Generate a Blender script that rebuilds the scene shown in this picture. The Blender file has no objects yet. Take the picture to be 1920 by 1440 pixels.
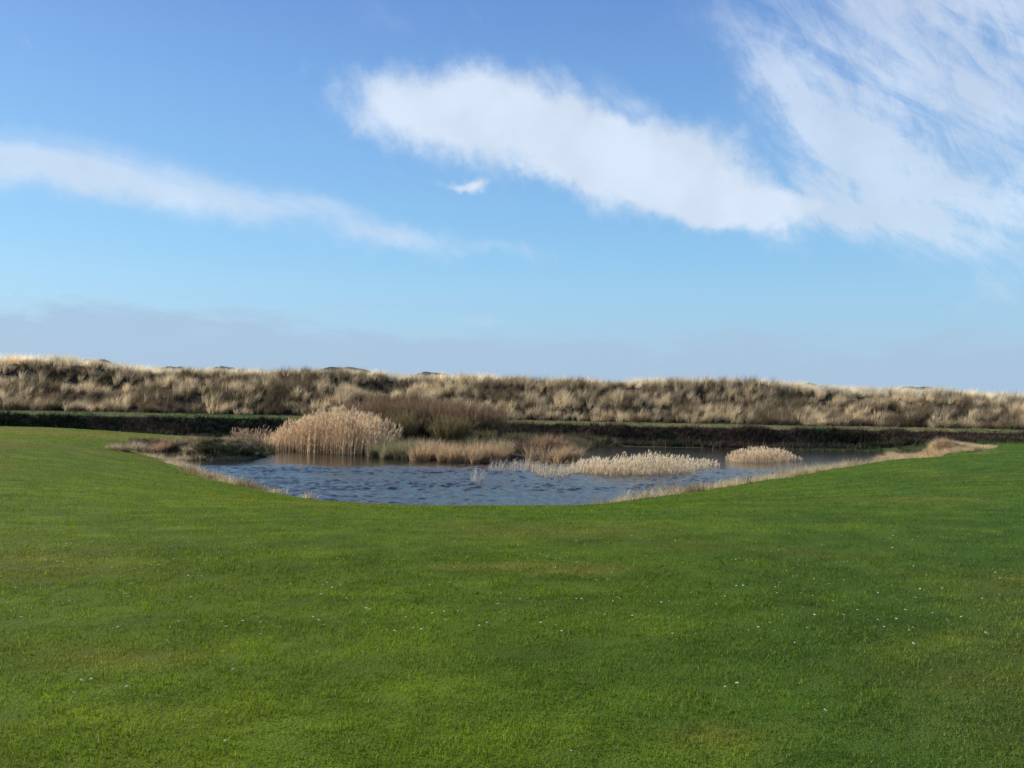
import bpy, math, random
import numpy as np
from mathutils import Matrix, Vector

R = math.radians
C = bpy.context.scene.collection
sc = bpy.context.scene
rng = np.random.default_rng(11)

# ------------------------------------------------------------------ camera
EYE, FPX, HOR, ROLL = 1.6, 1567.0, 756.0, 1.1
PITCH = math.degrees(math.atan((HOR - 720) / FPX))
cam_d = bpy.data.cameras.new("camera")
cam_d.sensor_width = 36.0
cam_d.lens = 36.0 * FPX / 1920.0
cam_d.clip_start = 0.1
cam_d.clip_end = 20000
cam = bpy.data.objects.new("camera", cam_d)
C.objects.link(cam)
CM = Matrix.Translation((0, 0, EYE)) @ Matrix.Rotation(R(90 + PITCH), 4, 'X') @ Matrix.Rotation(R(ROLL), 4, 'Z')
cam.matrix_world = CM
sc.camera = cam

# ------------------------------------------------------------------ sun, exposure
SUN_EL, SUN_AZ = 31.0, -72.0          # azimuth measured from the view axis (+Y), negative = left
sd = bpy.data.lights.new("sun", 'SUN')
sd.energy = 4.6
sd.angle = R(0.5)
sd.color = (1.0, 0.95, 0.86)
so = bpy.data.objects.new("sun", sd)
C.objects.link(so)
sv = Vector((math.sin(R(SUN_AZ)) * math.cos(R(SUN_EL)), math.cos(R(SUN_AZ)) * math.cos(R(SUN_EL)), math.sin(R(SUN_EL))))
so.rotation_euler = sv.to_track_quat('Z', 'Y').to_euler()
so.location = (-30, 20, 40)
sc.view_settings.view_transform = 'Standard'
sc.view_settings.look = 'None'
sc.view_settings.exposure = 0.55
sc.view_settings.gamma = 1.0


# ------------------------------------------------------------------ pixel helpers (photograph is 1920 x 1440)
def pix_dir(px, py):
    v = Vector(((px - 960) / FPX, -(py - 720) / FPX, -1.0))
    return (CM.to_3x3() @ v).normalized()


def at(px, py, z=-1.4):
    d = pix_dir(px, py)
    t = (z - EYE) / d.z
    return (d.x * t, d.y * t)


def azel(px, py):
    d = pix_dir(px, py)
    return math.atan2(d.x, d.y), math.asin(d.z)


# ------------------------------------------------------------------ world: Nishita sky with cirrus laid out in compass direction
class NT:
    """tiny expression helper for shader node maths"""
    def __init__(s, tree):
        s.t = tree

    def new(s, kind, **kw):
        n = s.t.nodes.new(kind)
        for k, v in kw.items():
            setattr(n, k, v)
        return n

    def put(s, sock, v):
        if isinstance(v, (int, float, tuple, list)):
            sock.default_value = v
        else:
            s.t.links.new(v, sock)

    def m(s, op, a, b=None, c=None, clamp=False):
        n = s.new('ShaderNodeMath', operation=op, use_clamp=clamp)
        s.put(n.inputs[0], a)
        if b is not None: s.put(n.inputs[1], b)
        if c is not None: s.put(n.inputs[2], c)
        return n.outputs[0]

    def add(s, a, b): return s.m('ADD', a, b)
    def sub(s, a, b): return s.m('SUBTRACT', a, b)
    def mul(s, a, b): return s.m('MULTIPLY', a, b)

    def comb(s, x, y, z=0.0):
        n = s.new('ShaderNodeCombineXYZ')
        for i, v in enumerate((x, y, z)): s.put(n.inputs[i], v)
        return n.outputs[0]

    def noise(s, vec, scale, detail=4.0, rough=0.55, dist=0.0):
        n = s.new('ShaderNodeTexNoise')
        s.put(n.inputs['Vector'], vec)
        s.put(n.inputs['Scale'], scale)
        n.inputs['Detail'].default_value = detail
        n.inputs['Roughness'].default_value = rough
        n.inputs['Distortion'].default_value = dist
        return n.outputs['Fac']

    def smooth(s, v, lo, hi, a=0.0, b=1.0):
        n = s.new('ShaderNodeMapRange', interpolation_type='SMOOTHSTEP')
        s.put(n.inputs[0], v)
        n.inputs[1].default_value = lo
        n.inputs[2].default_value = hi
        n.inputs[3].default_value = a
        n.inputs[4].default_value = b
        return n.outputs[0]

    def mix(s, f, a, b, mode='MIX'):
        n = s.new('ShaderNodeMix', data_type='RGBA', blend_type=mode)
        s.put(n.inputs[0], f)
        s.put(n.inputs[6], a)
        s.put(n.inputs[7], b)
        return n.outputs[2]


def build_world():
    w = bpy.data.worlds.new("World")
    sc.world = w
    w.use_nodes = True
    t = w.node_tree
    t.nodes.clear()
    N = NT(t)
    sky = N.new('ShaderNodeTexSky', sky_type='NISHITA')
    sky.sun_disc = False
    sky.sun_elevation = R(SUN_EL)
    sky.sun_rotation = R(SUN_AZ)
    sky.altitude = 0
    sky.air_density = 1.0
    sky.dust_density = 0.6
    sky.ozone_density = 2.0
    tc = N.new('ShaderNodeTexCoord')
    sep = N.new('ShaderNodeSeparateXYZ')
    t.links.new(tc.outputs['Generated'], sep.inputs[0])
    X, Y, Z = sep.outputs
    az = N.m('ARCTAN2', X, Y)
    el = N.m('ARCSINE', Z)
    # the roll-free direction coordinates, warped a little so that edges fray
    base = N.comb(az, el)
    w1 = N.new('ShaderNodeTexNoise'); t.links.new(base, w1.inputs['Vector'])
    w1.inputs['Scale'].default_value = 14.0; w1.inputs['Detail'].default_value = 5.0; w1.inputs['Roughness'].default_value = 0.6
    wsep = N.new('ShaderNodeSeparateColor'); t.links.new(w1.outputs['Color'], wsep.inputs[0])
    waz = N.add(az, N.mul(N.sub(wsep.outputs[0], 0.5), 0.10))
    wel = N.add(el, N.mul(N.sub(wsep.outputs[1], 0.5), 0.055))

    def gsum(blobs):
        tot = None
        for (px, py, sx, sy, rot, amp) in blobs:
            a0, e0 = azel(px, py)
            r = R(-rot + 1.1)
            c, s_ = math.cos(r), math.sin(r)
            da = N.sub(waz, a0); de = N.sub(wel, e0)
            u = N.m('MULTIPLY_ADD', da, c * FPX / sx, N.mul(de, s_ * FPX / sx))
            v = N.m('MULTIPLY_ADD', da, -s_ * FPX / sy, N.mul(de, c * FPX / sy))
            q = N.m('MULTIPLY_ADD', u, u, N.mul(v, v))
            g = N.m('MULTIPLY', N.m('EXPONENT', N.mul(q, -1.0)), amp)
            tot = g if tot is None else N.add(tot, g)
        return tot

    def streak(rot, sx, sy, scale, detail=6.0, rough=0.6, dist=0.3, off=0.0):
        mp = N.new('ShaderNodeMapping')
        mp.vector_type = 'TEXTURE'
        mp.inputs['Rotation'].default_value = (0, 0, R(rot))
        mp.inputs['Scale'].default_value = (sx, sy, 1)
        mp.inputs['Location'].default_value = (off, off * 0.7, 0)
        t.links.new(base, mp.inputs['Vector'])
        return N.noise(mp.outputs[0], scale, detail, rough, dist)

    # 1. the dense bright cloud
    dense = gsum([(a_, b_, c_ * 1.08, d_ * 1.0, e_, f_) for a_, b_, c_, d_, e_, f_ in [(670, 235, 60, 26, 25, .45),
        (745, 210, 95, 42, 14, .75), (860, 200, 130, 68, 5, 1.05), (980, 235, 130, 72, 10, 1.0), (1100, 275, 130, 62, 12, 1.0),
        (1040, 325, 80, 20, 4, .55), (1215, 300, 105, 66, 8, 1.05), (1330, 300, 85, 62, 0, .75), (1310, 372, 140, 42, 10, 1.0), (1460, 392, 150, 34, 3, .85),
        (875, 345, 36, 11, 0, .95)]])
    ragged = streak(30, 1.0, 1.0, 15.0, 7, .62, .2)
    fine = streak(-60, 2.0, .8, 34.0, 7, .7, .6, 2.2)
    rg = N.add(N.mul(N.sub(ragged, .5), .95), N.mul(N.sub(fine, .5), .55))
    dcl = N.mul(N.smooth(N.add(dense, rg), .12, 1.12), .97)
    # 2. the thinner veil on the right, the top corner, the long streak on the left
    veil = gsum([(390, 612, 60, 15, -5, .42), (895, 604, 55, 13, 0, .42), (180, 640, 170, 22, 0, .3), (620, 645, 180, 16, 0, .22), (1180, 205, 70, 26, 12, .4), (1500, 420, 160, 30, 4, .5),
        
        (1620, 390, 220, 55, 3, .85), (1780, 320, 200, 115, 20, .75), (1930, 420, 150, 80, 10, .7), (1610, 300, 130, 70, 30, .55),
        (1470, 175, 130, 34, 38, .62), (1590, 250, 120, 36, 38, .5), (1500, 260, 110, 40, 20, .35),
        (1800, 5, 230, 42, 16, .85), (1950, 80, 120, 60, 20, .75), (1560, 80, 280, 100, 24, .55), (1800, 170, 280, 70, 20, .5),
        (0, 285, 240, 38, 3, .6), (60, 325, 220, 34, 5, .45), (280, 335, 230, 40, 8, .62), (520, 380, 190, 34, 12, .58), (730, 432, 120, 30, 14, .55),
        (960, 468, 230, 24, 5, .55), (90, 245, 130, 12, 3, .25), (600, 265, 70, 18, 20, .26), (700, 230, 90, 30, 20, .3),
        (720, 30, 60, 26, 8, .42), (890, 28, 36, 14, 35, .3), (1840, 548, 90, 22, -28, .34), (1180, 180, 120, 30, 20, .26),
        (690, 320, 130, 8, 2, .24)])
    st1 = streak(-34, 3.2, 0.75, 10.0, 7, .6, .35, .3)
    st2 = streak(-8, 5.0, 0.7, 9.0, 6, .55, .2, 1.7)
    left = N.smooth(az, -.28, .08)
    st = N.add(N.mul(st1, left), N.mul(st2, N.sub(1.0, left)))
    vcl = N.mul(N.smooth(N.mul(veil, N.smooth(N.add(st, N.mul(N.mul(N.sub(fine, .5), .4), left)), .3, .72, .25, 1.4)), .04, 1.2), .74)
    # 3. other cirrus out of the picture's sight, overhead and behind
    cz = N.m('MAXIMUM', Z, 0.06)
    pl = N.comb(N.m('DIVIDE', X, cz), N.m('DIVIDE', Y, cz))
    far_n = N.smooth(N.noise(pl, .55, 7, .6, .6), .52, .85, 0, .6)
    outside = N.m('MAXIMUM', N.smooth(el, .52, .75), N.smooth(N.m('ABSOLUTE', az), .66, .9))
    ocl = N.mul(N.mul(far_n, outside), N.smooth(el, .03, .2))
    cloud = N.m('MAXIMUM', N.m('MAXIMUM', dcl, vcl), ocl, clamp=True)
    # slight thickness variation inside the clouds
    shade = N.smooth(N.noise(base, 11.0, 4, .5, .2), .3, .7, .9, 1.02)

    # the low grey-blue bank of haze over the dunes; its top is ragged
    hb = N.add(el, N.mul(N.sub(streak(0, 3.0, 1.0, 17.0, 7, .66, .3, 3.1), .5), .12))
    hb = N.add(hb, N.mul(az, .028))
    bank = N.smooth(hb, .064, .094, 1.0, 0.0)

    bg = N.new('ShaderNodeBackground')
    ST = 0.075
    EX = 2 ** .55
    def L(r, g, b):   # display-linear colour expressed at the background strength and exposure
        return (r / ST / EX, g / ST / EX, b / ST / EX, 1)
    ramp = N.new('ShaderNodeValToRGB')
    t.links.new(N.m('DIVIDE', el, 1.5708), ramp.inputs[0])
    cr = ramp.color_ramp
    stops = [(0.0, (.40, .56, .76)), (.05, (.385, .60, .82)), (.085, (.355, .645, .90)), (.115, (.30, .615, .93)), (.21, (.215, .465, .86)),
             (.29, (.150, .335, .74)), (.5, (.085, .20, .52)), (1.0, (.05, .13, .40))]
    while len(cr.elements) < len(stops): cr.elements.new(.5)
    for e_, (p_, c_) in zip(cr.elements, stops):
        e_.position = p_; e_.color = (*c_, 1)
    rc = N.mix(1.0, ramp.outputs[0], (1 / ST / EX, 1 / ST / EX, 1 / ST / EX, 1), 'MULTIPLY')
    tint = N.mix(N.smooth(el, .02, .46), (1.02, 1.18, 1.24, 1), (.95, 1.05, 1.25, 1))
    skyc = N.mix(.72, N.mix(1.0, sky.outputs[0], tint, 'MULTIPLY'), rc)
    c0 = N.mix(N.mul(bank, .8), skyc, L(.400, .545, .735))
    ccol = N.mix(1.0, L(.755, .85, .98), N.comb(shade, shade, shade), 'MULTIPLY')
    c1 = N.mix(N.mul(cloud, .9), c0, ccol)
    t.links.new(c1, bg.inputs[0])
    bg.inputs[1].default_value = ST
    out = N.new('ShaderNodeOutputWorld')
    t.links.new(bg.outputs[0], out.inputs[0])


build_world()

# ------------------------------------------------------------------ numpy noise
_perm = np.random.default_rng(5).random((256, 256))


def vnoise(x, y):
    xi = np.floor(x).astype(int); yi = np.floor(y).astype(int)
    fx = x - xi; fy = y - yi
    fx = fx * fx * (3 - 2 * fx); fy = fy * fy * (3 - 2 * fy)
    a = _perm[xi & 255, yi & 255]; b = _perm[(xi + 1) & 255, yi & 255]
    c = _perm[xi & 255, (yi + 1) & 255]; d = _perm[(xi + 1) & 255, (yi + 1) & 255]
    return (a * (1 - fx) + b * fx) * (1 - fy) + (c * (1 - fx) + d * fx) * fy


def fbm(x, y, s, o=4, seed=0.0):
    x = np.asarray(x, float) / s + seed * 17.3; y = np.asarray(y, float) / s + seed * 9.7
    r = 0; a = .5; n = 0
    for _ in range(o):
        r = r + a * vnoise(x, y); n += a
        x = x * 2.03 + 11.1; y = y * 2.03 + 5.3; a *= .5
    return r / n


def sst(v, a, b):
    t = np.clip((v - a) / (b - a), 0, 1)
    return t * t * (3 - 2 * t)


# ------------------------------------------------------------------ pond outline (waterline read off the photograph, laid on the water plane)
WZ = -1.4
POND_PX = [(296, 860), (345, 863), (400, 863), (450, 862), (492, 857), (512, 850), (498, 843), (540, 845), (620, 850), (690, 854),
           (760, 859), (840, 864), (900, 867), (1000, 866), (1075, 863), (1092, 850), (1112, 836.5), (1200, 838), (1300, 839.5), (1400, 841.5),
           (1480, 843), (1560, 844.5), (1640, 846.5), (1690, 849.5), (1700, 853), (1690, 860), (1640, 870), (1560, 883), (1500, 894), (1400, 908), (1300, 922), (1200, 936),
           (1130, 945), (1080, 955), (960, 960), (820, 960), (680, 951), (560, 933), (470, 913), (405, 897), (365, 884), (325, 871), (300, 864)]
POND = np.array([at(*p) for p in POND_PX])
DITCH = np.array([(-75, 55.0), (-40, 55.2), (-28, 55.0), (-22, 54.2), (-17, 52.6), (-13.5, 50.5), (-12, 52), (-11, 56), (-11.5, 61.2), (-40, 61.6), (-75, 61.4)])


def poly_sd(x, y, P):
    """signed distance: positive outside, negative inside"""
    x = np.asarray(x, float); y = np.asarray(y, float)
    best = np.full(x.shape, 1e18); ins = np.zeros(x.shape, bool)
    n = len(P)
    for i in range(n):
        ax, ay = P[i]; bx, by = P[(i + 1) % n]
        ex, ey = bx - ax, by - ay
        t = np.clip(((x - ax) * ex + (y - ay) * ey) / (ex * ex + ey * ey), 0, 1)
        dx = x - ax - t * ex; dy = y - ay - t * ey
        best = np.minimum(best, dx * dx + dy * dy)
        c = ((ay > y) != (by > y))
        with np.errstate(divide='ignore', invalid='ignore'):
            xi = ex * (y - ay) / (ey if ey != 0 else 1e-12) + ax
        ins ^= (c & (x < xi))
    d = np.sqrt(best)
    return np.where(ins, -d, d)


def water_sd(x, y):
    wob = (fbm(x, y, 1.3, 3, 2.0) - .5) * .7 * sst(y, 28, 36)
    return np.minimum(poly_sd(x, y, POND), poly_sd(x, y, DITCH)) + wob


# crest height over x, from the skyline in the photograph (crest stands about 86 m off)
CRX = np.array([-200, -75, -52, -46, -42, -38, -32, -24, -12, -4, 0, 8, 16, 20, 24, 28, 31, 40, 52, 75, 200])
CRZ = np.array([4.0, 3.9, 4.4, 4.5, 4.2, 3.6, 3.65, 3.55, 3.5, 3.4, 3.25, 3.15, 3.4, 3.5, 3.55, 3.4, 3.05, 2.9, 2.7, 2.7, 2.8])


def spots(x, y, lst):
    r = 0
    for (cx, cy, sx, sy, a) in lst:
        r = r + a * np.exp(-((x - cx) / sx) ** 2 - ((y - cy) / sy) ** 2)
    return r


def ground_at(px, py):
    """where the ray through a photo pixel first meets the terrain or the water"""
    d = pix_dir(px, py)
    t = np.arange(12, 95, .05)
    x, y, z = d.x * t, d.y * t, EYE + d.z * t
    hit = z < np.maximum(height(x, y), WZ)
    i = int(np.argmax(hit)) if hit.any() else len(t) - 1
    return float(x[i]), float(y[i])


MX, MY = at(330, 852, -1.2)      # grassy hump on the left of the pond
BX, BY = at(420, 850, -1.2)
SX_, SY_ = at(1760, 856, -.9)    # heap of straw on the right
HUMPS = [(MX, MY + .6, 2.4, 1.0, .30), (BX, BY + .6, 2.0, .9, .22), (SX_ - .6, SY_ + 1.1, 3.1, 1.8, .48)]


def height(x, y):
    x = np.asarray(x, float); y = np.asarray(y, float)
    lawn = -.28 * sst(y, 22, 50) + (fbm(x, y, 9.0, 2, 1.0) - .5) * .16 + (fbm(x, y, .45, 2, 3.0) - .5) * .02
    lawn = lawn - .55 * np.exp(-((x + 16) / 8.0) ** 2) * sst(y, 34, 43)
    lawn = lawn - .42 * np.exp(-((x - 22.5) / 6.5) ** 2 - ((y - 43) / 6.0) ** 2)
    lawn = lawn + sst(x, 16, 40) * .12 - .1 * sst(-x, 10, 40) * sst(y, 20, 40)
    hollow = np.where(x < 0, -1.35, np.where(x < 10, -1.1, -1.1)) + 0 * x
    hollow = np.interp(x, [-14, -11, 6, 9, 26, 30, 36], [-1.35, -1.0, -1.0, -1.35, -1.35, -.85, -.6])
    edge = (fbm(x, 0 * y, 4.0, 3, 6.0) - .5)
    yb = y + edge * .7
    berm_lo = 62.7
    y0_ = np.interp(x, [-15.0, -12.5, 21.8, 25], [50.0, 39.5, 39.5, 50.0])
    b = lawn + (hollow - lawn) * sst(yb, y0_, y0_ + 3.2)
    top = -.13 + .28 * sst(y, 65, 72)
    f = sst(yb, berm_lo, berm_lo + 2.0)
    b = b + (top - b) * f
    b = b + spots(x, y, HUMPS) * (1 + .8 * (fbm(x, y, .9, 3, 8.0) - .5))
    # bank towards water
    d = water_sd(x, y)
    W = np.interp(y, [0, 27, 36, 42, 100], [15, 15, 6.5, 2.2, 1.3])
    W = np.where(x > 10, np.interp(y, [0, 27, 36, 42, 51, 55, 100], [15, 15, 7.5, 6.0, 5.0, 1.3, 1.3]), W)
    t = np.clip(d / W, 0, 1)
    h = WZ + (b - WZ) * (1 - (1 - t) ** 2)
    h = np.where(d < 0, WZ - np.minimum(.9, -d * .35), h)
    # dune
    foot = 72.2 + (fbm(x, 0 * y, 12, 2, 4.0) - .5) * 2.4
    cz = np.interp(x, CRX, CRZ) + (fbm(x, 0 * x, 5.0, 3, 14.0) - .5) * .55
    bul = (fbm(x, y, 7.5, 3, 5.0) - .5)
    rise = 12.5
    s = np.clip((y - foot) / rise, 0, 1)
    late = np.maximum(1 - sst(x, -38, -30), sst(x, 14, 20) * (1 - sst(x, 30, 34)))
    prof = (1 - (1 - s) ** 1.9) * (1 - late) + (.45 * s + .55 * sst(s, .5, .95)) * late
    dz = cz * prof + bul * 2.7 * np.sin(np.pi * np.clip(s, 0, 1)) ** .7
    past = np.clip(y - foot - rise, 0, 1e9)
    dz = dz - .9 * sst(past, 1.0, 12) + (fbm(x, y, 16, 4, 7.0) - .45) * 2.6 * sst(past, 3, 25) + .55 * sst(past, 12, 34) - sst(past, 60, 130) * 2.5
    h = h + np.where(y > foot, dz, 0)
    return h


# ------------------------------------------------------------------ surface colours (albedo)
def mixc(a, b, t):
    t = np.clip(t, 0, 1)[..., None]
    return a * (1 - t) + b * t


V3 = lambda *c: np.array(c, float)
GREEN, GREEN2, YEL, BRN = V3(.102, .160, .010), V3(.072, .138, .015), V3(.190, .215, .010), V3(.230, .170, .035)


def lawn_col(x, y):
    x = np.asarray(x, float); y = np.asarray(y, float)
    n1 = fbm(x, y * 1.6, 5.0, 4, 1.5); n2 = fbm(x, y * 2.0, 1.6, 4, 2.5); n3 = fbm(x, y * 1.5, .35, 3, 4.5)
    n4 = fbm(x, y, .12, 2, 9.5)
    c = mixc(np.broadcast_to(GREEN, x.shape + (3,)), np.broadcast_to(GREEN2, x.shape + (3,)), sst(x / np.maximum(y, 3) + .5 * (n1 - .5), -.2, .7))  # yellower left, cooler right: sun through the blades painted into the turf colour
    c = mixc(c, YEL, .17 * sst(-x / np.maximum(y, 3), -.1, .5) + .65 * np.clip(n2 - .52, 0, 1) + .9 * np.clip(n3 - .55, 0, 1))
    c = mixc(c, BRN, 2.0 * np.clip(n1 - .62, 0, 1))
    p = [at(1080, 1072, 0) + (.75, .35, .7), at(470, 1092, 0) + (.7, .3, .5), at(215, 1242, 0) + (.5, .22, .6), at(1000, 1060, 0) + (.9, .25, .4),
         at(900, 1060, 0) + (.5, .2, .5), at(70, 1215, 0) + (.2, .1, .5), at(1350, 1390, 0) + (.25, .15, .5)]
    p = [(a[0], a[1], a[2], a[3], a[4]) for a in p]
    c = mixc(c, BRN, spots(x, y, p) * sst(n2 * .6 + n3 * .4, .3, .7))
    # worn yellowish turf towards the left inlet and next to the straw on the right
    lx, ly = at(240, 822, -.7)
    c = mixc(c, BRN * 1.05, .85 * np.exp(-((x - lx) / 7.5) ** 2 - ((y - ly) / 4.5) ** 2) * sst(n1, .25, .6))
    d = water_sd(x, y)
    c = mixc(c, BRN * .9, .7 * np.exp(-(np.maximum(d, 0) / 1.6) ** 2) * sst(y, 30, 36) * sst(n2, .3, .6))
    return c * ((0.66 + .6 * n4) * (.80 + .5 * n3) * (.85 + .3 * n2))[..., None] * 1.28


STRAW = V3(.46, .35, .19)
STRAW_P = V3(.58, .47, .28)
HEATH = V3(.075, .052, .034)
OLIVE = V3(.085, .095, .032)
DKGRN = V3(.020, .030, .012)
MUD = V3(.060, .046, .030)


def mesh_obj(name, verts, faces_idx, loop_tot, mats, tint=None, parent=None, smooth=False, mat_idx=None):
    me = bpy.data.meshes.new(name)
    nv, nf = len(verts), len(loop_tot)
    me.vertices.add(nv); me.vertices.foreach_set('co', np.asarray(verts, np.float32).ravel())
    me.loops.add(len(faces_idx)); me.loops.foreach_set('vertex_index', np.asarray(faces_idx, np.int32).ravel())
    me.polygons.add(nf)
    st = np.concatenate(([0], np.cumsum(loop_tot)[:-1])).astype(np.int32)
    me.polygons.foreach_set('loop_start', st)
    me.polygons.foreach_set('loop_total', np.asarray(loop_tot, np.int32))
    if smooth: me.polygons.foreach_set('use_smooth', np.ones(nf, bool))
    for m in mats: me.materials.append(m)
    if mat_idx is not None: me.polygons.foreach_set('material_index', np.asarray(mat_idx, np.int32))
    if tint is not None:
        a = me.attributes.new('tint', 'FLOAT_COLOR', 'POINT')
        col = np.ones((nv, 4), np.float32); col[:, :3] = tint
        a.data.foreach_set('color', col.ravel())
    me.update(calc_edges=True)
    o = bpy.data.objects.new(name, me)
    C.objects.link(o)
    if parent: o.parent = parent
    return o


def tag(o, label=None, cat=None, group=None, kind=None):
    if label: o['label'] = label
    if cat: o['category'] = cat
    if group: o['group'] = group
    if kind: o['kind'] = kind
    return o


def empty(name, loc=(0, 0, 0), rz=0):
    o = bpy.data.objects.new(name, None)
    o.location = loc; o.rotation_euler = (0, 0, rz)
    C.objects.link(o)
    return o


# ------------------------------------------------------------------ materials
def mat_plant(name, trans=.35, rough=.6, gloss=.25):
    m = bpy.data.materials.new(name); m.use_nodes = True
    t = m.node_tree; t.nodes.clear(); N = NT(t)
    at_ = N.new('ShaderNodeAttribute', attribute_name='tint')
    p = N.new('ShaderNodeBsdfPrincipled')
    t.links.new(at_.outputs['Color'], p.inputs['Base Color'])
    p.inputs['Roughness'].default_value = rough
    p.inputs['Specular IOR Level'].default_value = gloss
    tr = N.new('ShaderNodeBsdfTranslucent')
    t.links.new(at_.outputs['Color'], tr.inputs['Color'])
    mx = N.new('ShaderNodeMixShader'); mx.inputs[0].default_value = trans
    t.links.new(p.outputs[0], mx.inputs[1]); t.links.new(tr.outputs[0], mx.inputs[2])
    o = N.new('ShaderNodeOutputMaterial'); t.links.new(mx.outputs[0], o.inputs[0])
    return m


def mat_ground(name, s1=6.0, s2=40.0, bump=.05, var=.5):
    m = bpy.data.materials.new(name); m.use_nodes = True
    t = m.node_tree; t.nodes.clear(); N = NT(t)
    at_ = N.new('ShaderNodeAttribute', attribute_name='tint')
    g = N.new('ShaderNodeNewGeometry')
    n1 = N.noise(g.outputs['Position'], s1, 6, .65)
    n2 = N.noise(g.outputs['Position'], s2, 4, .6)
    f = N.m('MULTIPLY_ADD', N.add(n1, n2), var, 1.0 - var)
    c = N.mix(1.0, at_.outputs['Color'], N.comb(f, f, f), 'MULTIPLY')
    p = N.new('ShaderNodeBsdfPrincipled')
    t.links.new(c, p.inputs['Base Color'])
    p.inputs['Roughness'].default_value = .95
    p.inputs['Specular IOR Level'].default_value = .1
    b = N.new('ShaderNodeBump'); b.inputs['Strength'].default_value = .8; b.inputs['Distance'].default_value = bump
    t.links.new(N.add(n1, n2), b.inputs['Height']); t.links.new(b.outputs[0], p.inputs['Normal'])
    o = N.new('ShaderNodeOutputMaterial'); t.links.new(p.outputs[0], o.inputs[0])
    return m


def mat_flat(name, col, rough=.8):
    m = bpy.data.materials.new(name); m.use_nodes = True
    N = NT(m.node_tree)
    p = m.node_tree.nodes['Principled BSDF']
    g = N.new('ShaderNodeNewGeometry')
    n = N.noise(g.outputs['Position'], 30.0, 4, .6)
    f = N.m('MULTIPLY_ADD', n, .6, .7)
    c = N.mix(1.0, (*col, 1), N.comb(f, f, f), 'MULTIPLY')
    m.node_tree.links.new(c, p.inputs['Base Color'])
    p.inputs['Roughness'].default_value = rough
    return m


M_LAWN = mat_ground('turf', 9.0, 60.0, .03, .35)
M_BANK = mat_ground('rough_ground', 3.0, 18.0, .12, .5)
M_DUNE = mat_ground('dune_litter', 1.6, 12.0, .25, .6)
M_FAR = mat_ground('far_hills', .05, .4, .5, .5)
M_BLADE = mat_plant('grass_blade', .42, .7, .10)
M_STRAW = mat_plant('dry_grass', .42, .6, .25)
M_REED = mat_plant('reed', .45, .6, .25)
M_TWIG = mat_plant('twigs', .25, .8, .2)
M_DARK = mat_plant('rough_leaves', .25, .6, .2)


def mat_water():
    m = bpy.data.materials.new('pond_water'); m.use_nodes = True
    t = m.node_tree; t.nodes.clear(); N = NT(t)
    g = N.new('ShaderNodeNewGeometry')
    sep = N.new('ShaderNodeSeparateXYZ'); t.links.new(g.outputs['Position'], sep.inputs[0])
    mp = N.new('ShaderNodeMapping'); mp.inputs['Scale'].default_value = (1.0, 1.7, 1); mp.inputs['Rotation'].default_value = (0, 0, R(14))
    t.links.new(g.outputs['Position'], mp.inputs['Vector'])
    n1 = N.noise(mp.outputs[0], 2.6, 5, .62, .35)
    n2 = N.noise(mp.outputs[0], 9.0, 3, .6, .1)
    h = N.add(n1, N.mul(n2, .3))
    # the wind leaves the far, sheltered water along the reeds and banks smoother
    wob = N.mul(N.sub(N.noise(g.outputs['Position'], .22, 3, .5), .5), 7.0)
    calm = N.smooth(N.add(N.add(sep.outputs[1], wob), N.mul(sep.outputs[0], -.12)), 31.0, 41.5, 1.0, .35)
    b = N.new('ShaderNodeBump')
    t.links.new(N.mul(h, calm), b.inputs['Height'])
    b.inputs['Strength'].default_value = 1.0; b.inputs['Distance'].default_value = .03
    p = N.new('ShaderNodeBsdfPrincipled')
    p.inputs['Base Color'].default_value = (.022, .020, .015, 1)
    p.inputs['Roughness'].default_value = .10
    p.inputs['IOR'].default_value = 1.333
    t.links.new(b.outputs[0], p.inputs['Normal'])
    o = N.new('ShaderNodeOutputMaterial'); t.links.new(p.outputs[0], o.inputs[0])
    return m


# ------------------------------------------------------------------ terrain sheets
def axis(lo, hi, step, far, grow=1.25):
    a = list(np.arange(lo, hi + 1e-6, step)); s = step
    neg = []; v = lo
    while v > -far:
        s *= grow; v -= s; neg.append(v)
    s = step; v = hi; pos = []
    while v < far:
        s *= grow; v += s; pos.append(v)
    return np.array(neg[::-1] + a + pos)


def sheet(name, xs, ys, hf, cf, mat):
    Xg, Yg = np.meshgrid(xs, ys)
    Zg = hf(Xg, Yg)
    v = np.stack([Xg, Yg, Zg], -1).reshape(-1, 3)
    nx, ny = len(xs), len(ys)
    i = np.arange(nx - 1)[None, :] + np.arange(ny - 1)[:, None] * nx
    f = np.stack([i, i + 1, i + nx + 1, i + nx], -1).reshape(-1, 4)
    col = cf(Xg, Yg).reshape(-1, 3)
    return mesh_obj(name, v, f.ravel(), np.full(len(f), 4), [mat], col, smooth=True)


def bank_mask(x, y):       # where rough litter replaces mown turf along the water
    d = water_sd(x, y)
    wid = np.interp(y, [0, 25, 29, 40, 60], [.0, .0, .8, 1.3, 1.5])
    return d, wid


def col_lawn_sheet(x, y):
    c = lawn_col(x, y) * .55
    d, wid = bank_mask(x, y)
    c = mixc(c, STRAW * .6, sst(-d, -wid - .25, -wid * .6) * (wid > .01))
    c = mixc(c, np.broadcast_to(MUD, c.shape), sst(-d, -.12, .1))
    hump = sst(spots(x, y, HUMPS), .08, .2)
    c = mixc(c, STRAW * np.where(x > 10, .9, .4)[..., None], hump)
    y0_ = np.interp(x, [-15.0, -12.5, 21.8, 25], [50.0, 39.5, 39.5, 50.0])
    return mixc(c, np.broadcast_to(HEATH, c.shape), sst(y - y0_, -.5, .8))


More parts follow.
